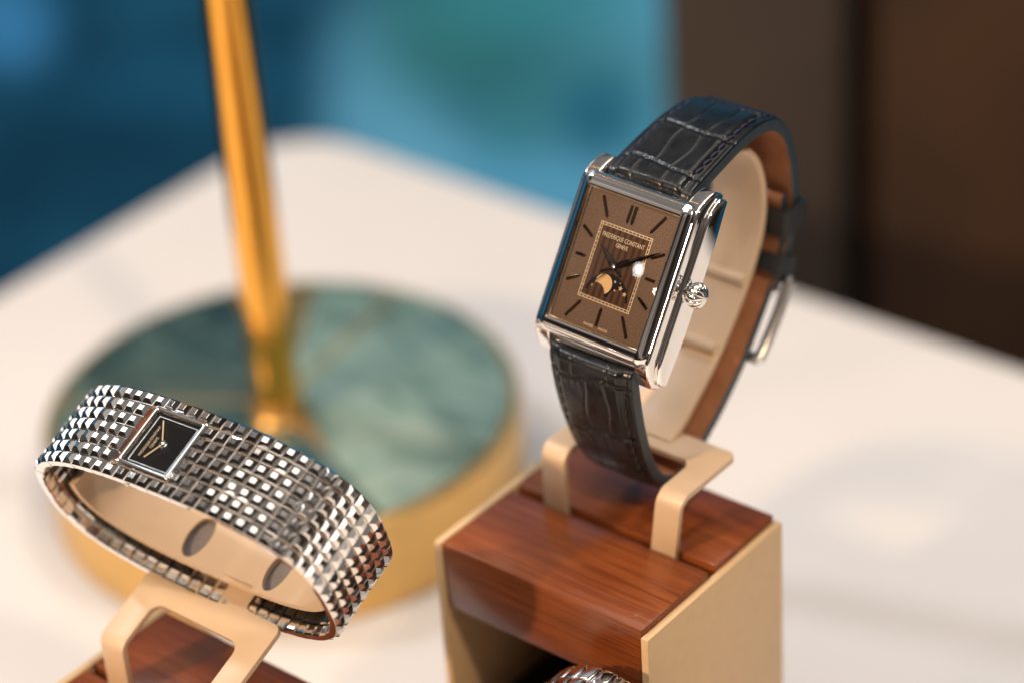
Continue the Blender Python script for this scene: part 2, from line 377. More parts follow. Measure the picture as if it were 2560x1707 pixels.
def mat_glow_wall():
    m = bpy.data.materials.new('glowing_blue_wall'); m.use_nodes = True; nt = m.node_tree
    for n in list(nt.nodes): nt.nodes.remove(n)
    o = N(nt, 'ShaderNodeOutputMaterial'); em = N(nt, 'ShaderNodeEmission'); nt.links.new(em.outputs[0], o.inputs[0])
    tc = N(nt, 'ShaderNodeTexCoord')
    f = noise_tex(nt, coords(nt, (1, 1.5, 1)), 10, 3, 0.5, 0.3)
    col = ramp(nt, f, [(0.35, (0.007, 0.040, 0.075)), (0.65, (0.016, 0.095, 0.165))])
    def blob(col, cx, cy, rx, ry, c, amt):
        mp = N(nt, 'ShaderNodeMapping'); nt.links.new(tc.outputs['Object'], mp.inputs['Vector'])
        mp.inputs['Scale'].default_value = (1 / (rx * MM), 1 / (ry * MM), 0); mp.inputs['Location'].default_value = (-cx / rx, -cy / ry, 0)
        g = N(nt, 'ShaderNodeTexGradient', gradient_type='SPHERICAL'); nt.links.new(mp.outputs['Vector'], g.inputs['Vector'])
        mr = N(nt, 'ShaderNodeMapRange', interpolation_type='SMOOTHSTEP'); nt.links.new(g.outputs['Fac'], mr.inputs['Value'])
        mr.inputs['From Max'].default_value = 0.85; mr.inputs['To Max'].default_value = amt
        mx = N(nt, 'ShaderNodeMix', data_type='RGBA'); nt.links.new(mr.outputs[0], mx.inputs['Factor']); nt.links.new(col, mx.inputs['A'])
        mx.inputs['B'].default_value = tuple(c) + (1,); return mx.outputs['Result']
    def q(X, Y): return (-157 + 0.1305 * X, 11 - 0.010 * X - 0.147 * Y)
    lb = (0.105, 0.36, 0.53); teal = (0.040, 0.19, 0.20)
    for (X, Y, rx, ry, c, a) in ((1250, 560, 105, 62, lb, 1), (1650, 130, 62, 80, (0.12, 0.40, 0.58), 1), (930, 300, 34, 60, (0.13, 0.40, 0.56), 0.9), (1010, 470, 26, 22, (0.15, 0.43, 0.58), 0.7), (1560, 520, 40, 26, (0.12, 0.38, 0.54), 0.7), (1250, 350, 24, 20, (0.05, 0.24, 0.28), 0.6), (0, 90, 26, 30, (0.05, 0.23, 0.45), 0.9), (1100, 120, 45, 42, teal, 0.95), (1420, 230, 60, 40, teal, 0.7), (1470, 330, 22, 26, (0.02, 0.14, 0.22), 0.9), (1330, 10, 60, 28, (0.05, 0.27, 0.30), 0.8), (400, 240, 70, 24, (0.016, 0.105, 0.19), 0.6)):
        cx, cy = q(X, Y); col = blob(col, cx, cy, rx, ry, c, a)
    # glowing patches added above the view, placed to be mirrored by stand and strap
    for (cx, cy, rx, ry, c, a) in ((80, 230, 330, 210, (0.06, 0.27, 0.47), 1.0), (420, 60, 330, 260, (0.04, 0.22, 0.30), 0.9), (-130, 350, 200, 190, (0.60, 0.53, 0.52), 1.0), (-520, 380, 300, 260, (0.08, 0.24, 0.36), 0.9), (-900, 250, 300, 260, (0.05, 0.20, 0.34), 0.9)):
        col = blob(col, cx, cy, rx, ry, c, a)
    nt.links.new(col, em.inputs['Color']); em.inputs['Strength'].default_value = 0.80  # whole wall made to glow with these colours
    return m
M['glow_wall'] = mat_glow_wall()
def wall_box(name, x0, x1, y0, y1, zf, th, mat, label, cat):
    e_bm = bmesh.new(); bm_box(e_bm, (x0, y0, zf - th), (x1, y1, zf)); bmesh.ops.recalc_face_normals(e_bm, faces=e_bm.faces); bevel_all(e_bm, 1.0, 2)
    o = finish(e_bm, name, mat, None)
    o.matrix_world = Matrix.Translation((WC + Vector((0, 0, ZT * 0))) * MM) @ wall_rot().to_4x4()
    tag(o, label, cat, kind='structure'); return o
wall_box('wall', -1400, 1400, -700, 430, 0, 20, M['glow_wall'], 'glowing blue and teal wall behind the table', 'wall')
wall_box('wall_panel', 57, 115.5, -700, 85, 14, 12, M['brown_a'], 'narrow grey brown wall panel beside the blue wall', 'wall panel')
wall_box('wall_panel', 125.5, 262, -700, 85, 14, 12, M['brown_b'], 'wide red brown wall panel right of the dark groove', 'wall panel')
wall_box('wall_groove', 114, 128, -700, 84, 1.5, 1, M['groove'], 'dark vertical groove between the brown wall panels', 'wall groove')

# ------------------------------------------------------------------ display stands
def stand(ox, oy, oz, height, label, group):
    e = empty('display_stand', (ox, oy, 0)); tag(e, label, 'display stand', group)
    zt = oz + ZT; zb = 0.15
    def bx(n, lo, hi, m, bev=0.35): return box(n, (lo[0], lo[1], lo[2]), (hi[0], hi[1], hi[2]), m, e, bev)
    bx('wood_board', (0.02, 0, zt - 14.06), (43.98, 19.64, zt), M['wood'], 0.45)
    bx('wood_board', (0.02, 21.65, zt - 14.06), (43.98, 39.86, zt), M['wood'], 0.45)
    bx('slot_floor', (0.3, 19.5, zt - 13.5), (43.7, 21.8, zt - 4.5), M['wood'], 0)
    bx('side_panel', (-1.5, -0.35, zb), (0.0, 40.2, zt + 0.05), M['panel'], 0.18)
    bx('side_panel', (44.0, -0.35, zb), (45.5, 40.2, zt - 1.26), M['panel'], 0.18)
    bx('back_panel', (0.05, 38.5, zb), (43.95, 39.7, zt - 14.2), M['shelf'], 0.1)
    fl = zt - 43.0
    if fl > 4: bx('shelf', (0.05, 0.2, fl - 3), (43.95, 38.4, fl), M['shelf'], 0.3)
    return e
SA = stand(0, 0, 0, 73, 'tall wooden topped watch stand with champagne side panels and open front', 'watch display stands')
BX, BY, BZ = -43.8, -68.0, -16.3
SB = stand(BX, BY, BZ, 57, 'lower wooden topped watch stand under the steel bracelet watch', 'watch display stands')

# ------------------------------------------------------------------ watch holders (bent cream sheet)
def holder_outline(u0, u1, i0, i1, sl, sc, sb, extra):
    """outer u0..u1, legs down to sl, cutout i0..i1 up to sc, back edge at sb; extra = points along the back edge from right to left"""
    def arc(cx, cy, r, a0, a1, k=6): return [(cx + r * math.cos(math.radians(a0 + (a1 - a0) * i / k)), cy + r * math.sin(math.radians(a0 + (a1 - a0) * i / k))) for i in range(k + 1)]
    p = [(u0, sl), (i0, sl)]
    p += arc(i0 + 2.2, sc - 2.2, 2.2, 180, 90)
    p += arc(i1 - 2.2, sc - 2.2, 2.2, 90, 0)
    p += [(i1, sl), (u1, sl)]
    p += arc(u1 - 1.6, sb - 1.6, 1.6, 0, 90) if not extra else extra[0]
    if extra: p += extra[1]
    p += arc(u0 + 1.6, sb - 1.6, 1.6, 90, 180) if not extra else extra[2]
    return p
def bend_map(vleg, ztop, tilt, rb, splay=None, zfloor=None):
    """s<0 runs down the legs, s>0 runs back along the plate tilted by tilt"""
    ang = math.pi / 2 - tilt
    def f(uu, s):
        L = rb * ang
        # centre line: leg vertical -> arc -> plate
        if s <= -L / 2:
            d = -(s + L / 2); v0, z0 = vleg, ztop - rb * math.tan(ang / 2) - d
            n = Vector((0, -1, 0))
        elif s >= L / 2:
            d = s - L / 2; t0 = rb * math.tan(ang / 2) + d
            v0, z0 = vleg + t0 * math.cos(tilt), ztop + t0 * math.sin(tilt); n = Vector((0, -math.sin(tilt), math.cos(tilt)))
        else:
            a = (s + L / 2) / rb
            cx, cz = vleg + rb, ztop - rb * math.tan(ang / 2)
            v0, z0 = cx - rb * math.cos(a), cz + rb * math.sin(a); n = Vector((0, -math.cos(a), math.sin(a)))
        if splay and s < 0: uu += splay(uu, s)
        return Vector((uu, v0, z0)), n
    return f
CUTS = [(1, -2.4 + 0.4 * i) for i in range(13)]

# holder of the strap watch
hA = empty('watch_holder', (21.6, 20.6, ZT)); tag(hA, 'cream bent holder carrying the leather strap watch', 'watch holder', 'cream watch holders')
off = Vector((-21.6, -20.6, 0))
ol = holder_outline(7.6, 38.2, 12.7, 33.0, -17.0, 9.6, 16.0, None)
mA = bend_map(20.6, 12.0, 0.0, 1.9, splay=lambda uu, s: (max(s, -12) / 12 * 2.3 if uu > 20 else max(s, -12) / 12 * 0.2))
sheet('base_plate', ol, [], lambda a, b: (mA(a, b)[0] + off, mA(a, b)[1]), CUTS, 1.15, M['cream'], hA)
cuff_pts = [(33.5, 12.2), (37.0, 13.6), (42, 17.2), (48.5, 22.4), (54.6, 28.6), (59.4, 34.8), (62.5, 40.4), (63.7, 46), (63.2, 52), (60.8, 57.2), (56.5, 60.3), (51, 60.7), (45, 59), (40, 56.5)]
cp, _ = catmull(cuff_pts, 0.8)
def cuff_sheet(name, pts, u0, u1, th, parent, off):
    fr = path_frames(pts, True); rings = []
    for (p, t, n) in fr:
        sec = rrect((u1 - u0) / 2, th / 2, th * 0.42, 3)
        rings.append([tuple(Vector(((u0 + u1) / 2 + a, p.x + n.x * b, p.y + n.y * b)) + off) for a, b in sec])
    return loft(name, rings, M['cream'], parent, (True, True), 45)
cuff = cuff_sheet('cuff', cp, 15.2, 26.6, 1.6, hA, off)
for (vv, zz, tv, tz) in ((57.6, 33.6, 0.64, 0.77), (48.2, 24.2, 0.76, 0.64)):
    # cross rib on the inner side of the cuff
    n = Vector((-tz, tv)); c = Vector((vv, zz))
    pts = [tuple(Vector((15.8 + 10.4 * i / 8, c.x + n.x * 0.0, c.y + n.y * 0.0)) + off) for i in range(9)]
    tube('cuff_rib', pts, 1.15, M['cream'], cuff, 12)

# holder of the bracelet watch
hB = empty('watch_holder', (-21.4, -48.9, BZ + ZT)); tag(hB, 'cream bent holder carrying the steel bracelet watch', 'watch holder', 'cream watch holders')
offB = Vector((21.4, 48.9, -BZ))
RB = Matrix(((0.99418816, -0.07141454, 0.0805597), (0.09520998, 0.93252767, -0.34832054), (-0.050249, 0.35396625, 0.93390735)))
CB = Vector((-20.8725, -33.7691, 19.1597))
aB, bB, nB, wB, eB = 31.594, 18.10, 2.6193, 17.3325, 0.0528
u0, u1, sb = -36.8, -5.8, 15.2
nl, nr = -26.4, -14.6
right = [(u1 - 1.6 + 1.6 * math.cos(a), sb - 1.6 + 1.6 * math.sin(a)) for a in [math.radians(90 * i / 6) for i in range(7)]]
left = [(u0 + 1.6 + 1.6 * math.cos(a), sb - 1.6 + 1.6 * math.sin(a)) for a in [math.radians(90 + 90 * i / 6) for i in range(7)]]
def notch(cx, sgn): return [(cx + sgn * 1.2, sb), (cx + sgn * 0.35, sb + 0.35), (cx, sb + 1.2), (cx, 19.6)]
olB = holder_outline(u0, u1, -31.3, -10.9, -16, 9.3, sb, [right, notch(nr, 1) + notch(nl, -1)[::-1], left])
mB = bend_map(-48.9, -5.2, math.radians(23.6), 2.2)
sheet('base_plate', olB, [], lambda a, b: (mB(a, b)[0] + offB, mB(a, b)[1]), CUTS, 1.15, M['cream'], hB)
# floor cuff inside the bracelet, coaxial with it, with two oblong slots
def sup(th, a, b):
    c, s = math.cos(th), math.sin(th)
    x = a * math.copysign(abs(c) ** (2 / nB), c); z = b * math.copysign(abs(s) ** (2 / nB), s)
    return x, z * (1 + eB * x / a)
ac, bc = 26.9, 12.9
dense = [sup(math.radians(180 + 0.25 * i), ac, bc) for i in range(0, 721)]
Lc = [0]
for p0, p1 in zip(dense[:-1], dense[1:]): Lc.append(Lc[-1] + math.hypot(p1[0] - p0[0], p1[1] - p0[1]))
Lm = Lc[-1] / 2
def cuff_at(t):
    s = min(max(t + Lm, 0), Lc[-1] - 1e-6); k = 0
    import bisect
    k = min(max(bisect.bisect_right(Lc, s) - 1, 0), len(Lc) - 2)
    f = (s - Lc[k]) / (Lc[k + 1] - Lc[k]); p0, p1 = dense[k], dense[k + 1]
    tx, tz = p1[0] - p0[0], p1[1] - p0[1]; l = math.hypot(tx, tz)
    return (p0[0] + tx * f, p0[1] + tz * f), (-tz / l, tx / l)
def mapC(t, y):
    (x, z), (nx, nz) = cuff_at(t)
    # the neck edge dips to meet the plate
    p = CB + RB @ Vector((x, y, z)); n = RB @ Vector((nx, 0, nz))
    return p + offB, n
def ell(cx, cy, rx, ry, k=28): return [(cx + rx * math.cos(2 * math.pi * i / k), cy + ry * math.sin(2 * math.pi * i / k)) for i in range(k)]
oc = rrect(35.5, 6.6, 2.5, 6, 0, 1.0)
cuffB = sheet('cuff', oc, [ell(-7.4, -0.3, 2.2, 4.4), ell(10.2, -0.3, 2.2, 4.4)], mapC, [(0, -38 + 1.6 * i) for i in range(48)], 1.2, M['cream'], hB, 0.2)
M['recess'] = simple('slot_backing_grey', (0.20, 0.18, 0.18), 0.8, 0.0, 0.1, 900)  # grey sheets added behind the slots, standing in for the dim metal seen through
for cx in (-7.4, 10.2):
    sheet('slot_backing', ell(cx, -0.3, 2.6, 4.8), [], lambda t, y: (mapC(t, y)[0] - mapC(t, y)[1] * 1.0, mapC(t, y)[1]), [(0, cx - 2 + 1.0 * k) for k in range(5)], 0.5, M['recess'], cuffB, 0)
# neck between plate and cuff floor
pn0 = mB(-20.5, 18.8)[0]; pn1 = CB + RB @ Vector((0, -4.6, -12.9))
bm = bmesh.new(); ringsN = []
for t in [i / 6 for i in range(7)]:
    c = pn0.lerp(pn1, t); nrm = Vector((0, -0.38, 0.92))
    ringsN.append([tuple(Vector((-20.5 + a * (5.9 + 0.9 * t * t), c.y + nrm.y * b, c.z + nrm.z * b)) + offB) for a, b in ((-1, -.55), (1, -.55), (1, .55), (-1, .55))])
bm.free(); loft('neck', ringsN, M['cream'], hB, (True, True), 30)

# ------------------------------------------------------------------ strap watch
RW = Matrix(((0.9997, 0.0242, 0.0082), (-0.0063, 0.5442, -0.8389), (-0.0247, 0.8386, 0.5442)))
CW = Vector((21.4156, 25.3487, 51.1179 + ZT))
WA = empty('wristwatch', CW, RW)
tag(WA, 'rectangular steel wristwatch with brown moonphase dial on dark navy crocodile strap', 'wristwatch')
def smooth01(x): x = min(max(x, 0), 1); return x * x * (3 - 2 * x)
def rail_poly(ymax, top0, drop, bot0, botend, flat, k=16):
    ys = [-ymax + 2 * ymax * i / (2 * k) for i in range(2 * k + 1)]
    topf = lambda y: top0 - drop * (max(0, (abs(y) - flat) / (ymax - flat)) ** 2.0)
    botf = lambda y: bot0 + (botend - bot0) * smooth01((abs(y) - 7) / (ymax - 7))
    return [(y, topf(y)) for y in ys] + [(y, botf(y)) for y in ys[::-1]]
# case: central body plus the two lug rails in one piece
bm = bmesh.new()
def add_prism_x(bm, poly, a, b):
    r0 = [bm.verts.new((a, p[0], p[1])) for p in poly]; r1 = [bm.verts.new((b, p[0], p[1])) for p in poly]; n = len(poly)
    fs = [bm.faces.new(r0[::-1]), bm.faces.new(r1)] + [bm.faces.new((r0[i], r0[(i + 1) % n], r1[(i + 1) % n], r1[i])) for i in range(n)]
    return fs
for s in (-1, 1):
    add_prism_x(bm, rail_poly(17.4, -0.85, 3.7, -7.6, -7.2, 12.2), *sorted((s * 8.95, s * 12.2)))
    add_prism_x(bm, rail_poly(16.6, -3.3, 2.2, -8.3, -7.7, 11.5), *sorted((s * 12.0, s * 13.1)))
bm_box(bm, (-9.2, -13.9, -8.0), (9.2, 13.9, -1.6))
bmesh.ops.recalc_face_normals(bm, faces=bm.faces)
bevel_all(bm, 0.75, 6, 40)
case = finish(bm, 'case', M['steel'], WA, 35)
# bezel ring
brings = []
for (hw, hh, r, n) in ((12.2, 14.5, 2.6, -3.4), (12.25, 14.5, 2.6, -2.5), (12.16, 14.46, 2.55, -1.85), (11.92, 14.36, 2.4, -1.28), (11.55, 14.15, 2.1, -0.82), (11.08, 13.8, 1.75, -0.46), (10.5, 13.25, 1.25, -0.20), (9.98, 12.35, 0.7, -0.05), (9.72, 11.9, 0.4, -0.0), (9.64, 11.78, 0.25, -0.05), (9.61, 11.74, 0.2, -0.16)):
    brings.append([(x, y, n) for x, y in rrect(hw, hh, r, 8)])
bez = loft('bezel', brings, M['steel'], WA, (False, False), 40)
loft('rehaut', [[(x, y, n) for x, y in rrect(hw, hh, 0.15, 3)] for hw, hh, n in ((9.60, 11.73, -0.16), (9.55, 11.68, -1.2))], M['dial'], WA, (False, False))
# thin gilt inner lip
lip = loft('inner_lip', [[(x, y, n) for x, y in rrect(hw, hh, 0.1, 2)] for hw, hh, n in ((9.56, 11.69, -0.62), (9.42, 11.55, -0.70), (9.42, 11.55, -0.74), (9.56, 11.69, -0.74))], M['gold_print'], WA, wrap=True)
# dial with its furniture
ND = -0.96
dial = box('dial', (-9.56, -11.70, ND - 0.3), (9.56, 11.70, ND), M['dial'], WA, 0)
panel = box('center_panel', (-5.05, -6.3, ND + 0.004), (5.05, 6.3, ND + 0.02), M['guilloche'], dial, 0)
bm = bmesh.new()
def frame_rect(bm, hx, hy, w, z0, z1):
    bm_box(bm, (-hx, hy - w, z0), (hx, hy, z1)); bm_box(bm, (-hx, -hy, z0), (hx, -hy + w, z1))
    bm_box(bm, (-hx, -hy + w, z0), (-hx + w, hy - w, z1)); bm_box(bm, (hx - w, -hy + w, z0), (hx, hy - w, z1))
zf0, zf1 = ND + 0.006, ND + 0.034
frame_rect(bm, 5.42, 6.66, 0.11, zf0, zf1); frame_rect(bm, 4.98, 6.22, 0.10, zf0, zf1)
for i in range(14):
    x = -5.0 + 10.0 * i / 13
    for y in (6.215, -6.56): bm_box(bm, (x - 0.05, y, zf0), (x + 0.05, y + 0.345, zf1 - 0.003))
for i in range(17):
    y = -6.2 + 12.4 * i / 16
    for x in (4.975, -5.32): bm_box(bm, (x, y - 0.05, zf0), (x + 0.345, y + 0.05, zf1 - 0.003))
finish(bm, 'minute_track', M['print'], dial, None)
def marker(x0, y0, x1, y1, w=0.54):
    d = Vector((x1 - x0, y1 - y0)); L = d.length; a = math.atan2(d.y, d.x)
    bm = bmesh.new(); h = 0.42
    # faceted baton: pointed inner end, ridge along the middle
    pl = [(0, 0), (0.38, -w / 2), (L, -w / 2), (L, w / 2), (0.38, w / 2)]
    base = [bm.verts.new((p[0], p[1], 0)) for p in pl]; up = [bm.verts.new((p[0], p[1], h * 0.45)) for p in pl]
    rg = [bm.verts.new((0.42, 0, h)), bm.verts.new((L - 0.12, 0, h))]
    n = 5
    for i in range(n): bm.faces.new((base[i], base[(i + 1) % n], up[(i + 1) % n], up[i]))
    bm.faces.new((up[0], up[1], rg[0])); bm.faces.new((up[1], up[2], rg[1], rg[0])); bm.faces.new((up[2], up[3], rg[1])); bm.faces.new((up[3], up[4], rg[0], rg[1])); bm.faces.new((up[4], up[0], rg[0]))
    bm.faces.new(base[::-1]); bmesh.ops.recalc_face_normals(bm, faces=bm.faces)
    bmesh.ops.transform(bm, matrix=Matrix.Translation((x0, y0, ND + 0.004)) @ Matrix.Rotation(a, 4, 'Z'), verts=bm.verts)
    return finish(bm, 'hour_marker', M['dark_steel'], dial, None)
marker(-0.47, 7.55, -0.47, 10.8); marker(0.47, 7.55, 0.47, 10.8)
for (x0, y0, x1, y1) in ((4.45, 7.3, 6.55, 10.75), (6.05, 3.4, 8.55, 4.85), (6.15, 0, 8.3, 0), (6.1, -3.35, 8.5, -4.8), (4.35, -7.25, 6.5, -10.65)):
    marker(x0, y0, x1, y1); marker(-x0, y0, -x1, y1)
marker(0, -7.25, 0, -10.55)
I4 = Matrix.Identity(4)
text_mesh('lettering', 'FREDERIQUE CONSTANT', 8.75, M['print'], dial, Matrix.Translation((0, 4.62, ND + 0.04)), height=0.92, thick=0.02)
text_mesh('lettering', 'GENEVE', 2.5, M['print'], dial, Matrix.Translation((0.05, 3.55, ND + 0.04)), height=0.72, thick=0.02)
text_mesh('lettering', 'SWISS', 1.95, M['print'], dial, Matrix.Translation((-1.55, -10.72, ND + 0.012)), height=0.42)
text_mesh('lettering', 'MADE', 1.85, M['print'], dial, Matrix.Translation((1.55, -10.72, ND + 0.012)), height=0.42)
# moon window: dark sky arch with two humps, moon and stars
ccx, ccy, RR = 0.0, -6.0, 4.55
def hump(cx, r, base):
    return [(cx + r * math.cos(math.radians(180 - 180 * i / 14)), base + r * math.sin(math.radians(180 - 180 * i / 14))) for i in range(15)]
arch = [(ccx + RR * math.cos(math.radians(a)), ccy + 0.15 + RR * math.sin(math.radians(a))) for a in range(14, 167, 6)]
low = hump(-2.2, 1.85, -5.3) + hump(2.2, 1.85, -5.3)
prism('moon_window', arch + [(-4.42, -5.0)] + low + [(4.42, -5.0)], 'z', ND + 0.021, ND + 0.030, M['night'], dial, 0, smooth=None)
mx_, my_, mr_ = -1.15, -3.35, 1.72
mp = []
for i in range(48):
    a = 2 * math.pi * i / 48; x, y = mx_ + mr_ * math.cos(a), my_ + mr_ * math.sin(a)
    d = math.hypot(x + 2.2, y + 5.3)
    if d < 1.87 and y > -5.3:
        k = 1.87 / d; x, y = -2.2 + (x + 2.2) * k, -5.3 + (y + 5.3) * k
    mp.append((x, y))
prism('moon', mp, 'z', ND + 0.031, ND + 0.044, M['moon'], dial, 0, smooth=None)
def star(cx, cy, r):
    pts = [(cx + (r if i % 2 == 0 else r * 0.42) * math.sin(math.pi * i / 5), cy + (r if i % 2 == 0 else r * 0.42) * math.cos(math.pi * i / 5)) for i in range(10)]
    prism('star', pts, 'z', ND + 0.031, ND + 0.044, M['moon'], dial, 0, smooth=None)
for (x, y, r) in ((0.95, -2.35, 0.30), (2.35, -3.1, 0.50), (3.45, -3.8, 0.48), (1.35, -3.75, 0.26), (-3.3, -4.2, 0.28), (2.0, -2.3, 0.16)): star(x, y, r)
# hands
def hand(name, tip, w, tail, z, mat, tailw=0.3):
    L = math.hypot(*tip); a = math.atan2(tip[1], tip[0]); bm = bmesh.new()
    pl = [(-tail, -tailw / 2), (0, -w * 0.35), (L * 0.28, -w / 2), (L, 0), (L * 0.28, w / 2), (0, w * 0.35), (-tail, tailw / 2)]
    t0 = [bm.verts.new((p[0], p[1], 0)) for p in pl]
    ridge = [bm.verts.new((p, 0, 0.17)) for p in (-tail + 0.1, L * 0.28, L - 0.3)]
    order = [(0, 1, ridge[1], ridge[0]), (1, 2, ridge[1]), (2, 3, ridge[2], ridge[1]), (3, 4, ridge[1], ridge[2]), (4, 5, ridge[1]), (5, 6, ridge[0], ridge[1]), (6, 0, ridge[0])]
    for o in order: bm.faces.new([t0[k] if isinstance(k, int) else k for k in o])
    bm.faces.new(t0[::-1]); bmesh.ops.recalc_face_normals(bm, faces=bm.faces)
    bmesh.ops.transform(bm, matrix=Matrix.Translation((0, 0, z)) @ Matrix.Rotation(a, 4, 'Z'), verts=bm.verts)
    return finish(bm, name, mat, WA, None)
hand('hour_hand', (-4.3, 2.95), 1.4, 2.3, ND + 0.18, M['dark_steel'], 0.35)
hand('minute_hand', (7.9, 5.0), 1.2, 2.9, ND + 0.36, M['dark_steel'], 0.35)
hand('hand_shadow_line', (-5.0, -6.2), 0.20, 2.2, ND + 0.52, M['dark_steel'], 0.16)  # added sliver standing in for the minute hand's dark shadow line
lathe('hand_pin', [(0.01, ND + 0.1), (0.42, ND + 0.1), (0.42, ND + 0.62), (0.34, ND + 0.70), (0.01, ND + 0.74)], M['steel'], WA, 20)
# glass
gb = bmesh.new(); GN = 48
gg = [[gb.verts.new((x, y, 0.74 - x * x / 140 - y * y / 140)) for x in [-9.59 + 19.18 * i / GN for i in range(GN + 1)]] for y in [-11.73 + 23.46 * j / GN for j in range(GN + 1)]]
for j in range(GN):
    for i in range(GN): gb.faces.new((gg[j][i], gg[j][i + 1], gg[j + 1][i + 1], gg[j + 1][i]))
finish(gb, 'crystal', M['glass'], WA, 180)
# fluted onion crown on the right flank
def flute(a, h): return 1 - 0.17 * max(0.0, math.cos(a * 12)) ** 0.8
lathe('crown', [(0.01, 13.35), (1.30, 13.35), (1.75, 13.55), (2.15, 14.0), (2.32, 14.6), (2.25, 15.2), (1.95, 15.75), (1.45, 16.15), (0.8, 16.38), (0.01, 16.45)], M['steel'], WA, 144, 'x', (0, 0.0, -4.6), flute, 70)
lathe('crown_stem', [(0.01, 12.5), (1.05, 12.5), (1.05, 12.85), (1.6, 12.9), (1.6, 13.2), (0.9, 13.25), (0.9, 13.6), (0.01, 13.6)], M['steel'], WA, 24, 'x', (0, 0.0, -4.6))
lathe('caseback', [(0.01, -8.9), (7.8, -8.9), (8.2, -8.6), (8.2, -7.9), (0.01, -7.9)], M['steel_soft'], WA, 40)
# spring bars between the lugs
for s in (-1, 1):
    tube('spring_bar', [(-8.95, s * 15.6, -5.0), (8.95, s * 15.6, -5.0)], 0.7, M['steel_soft'], WA)

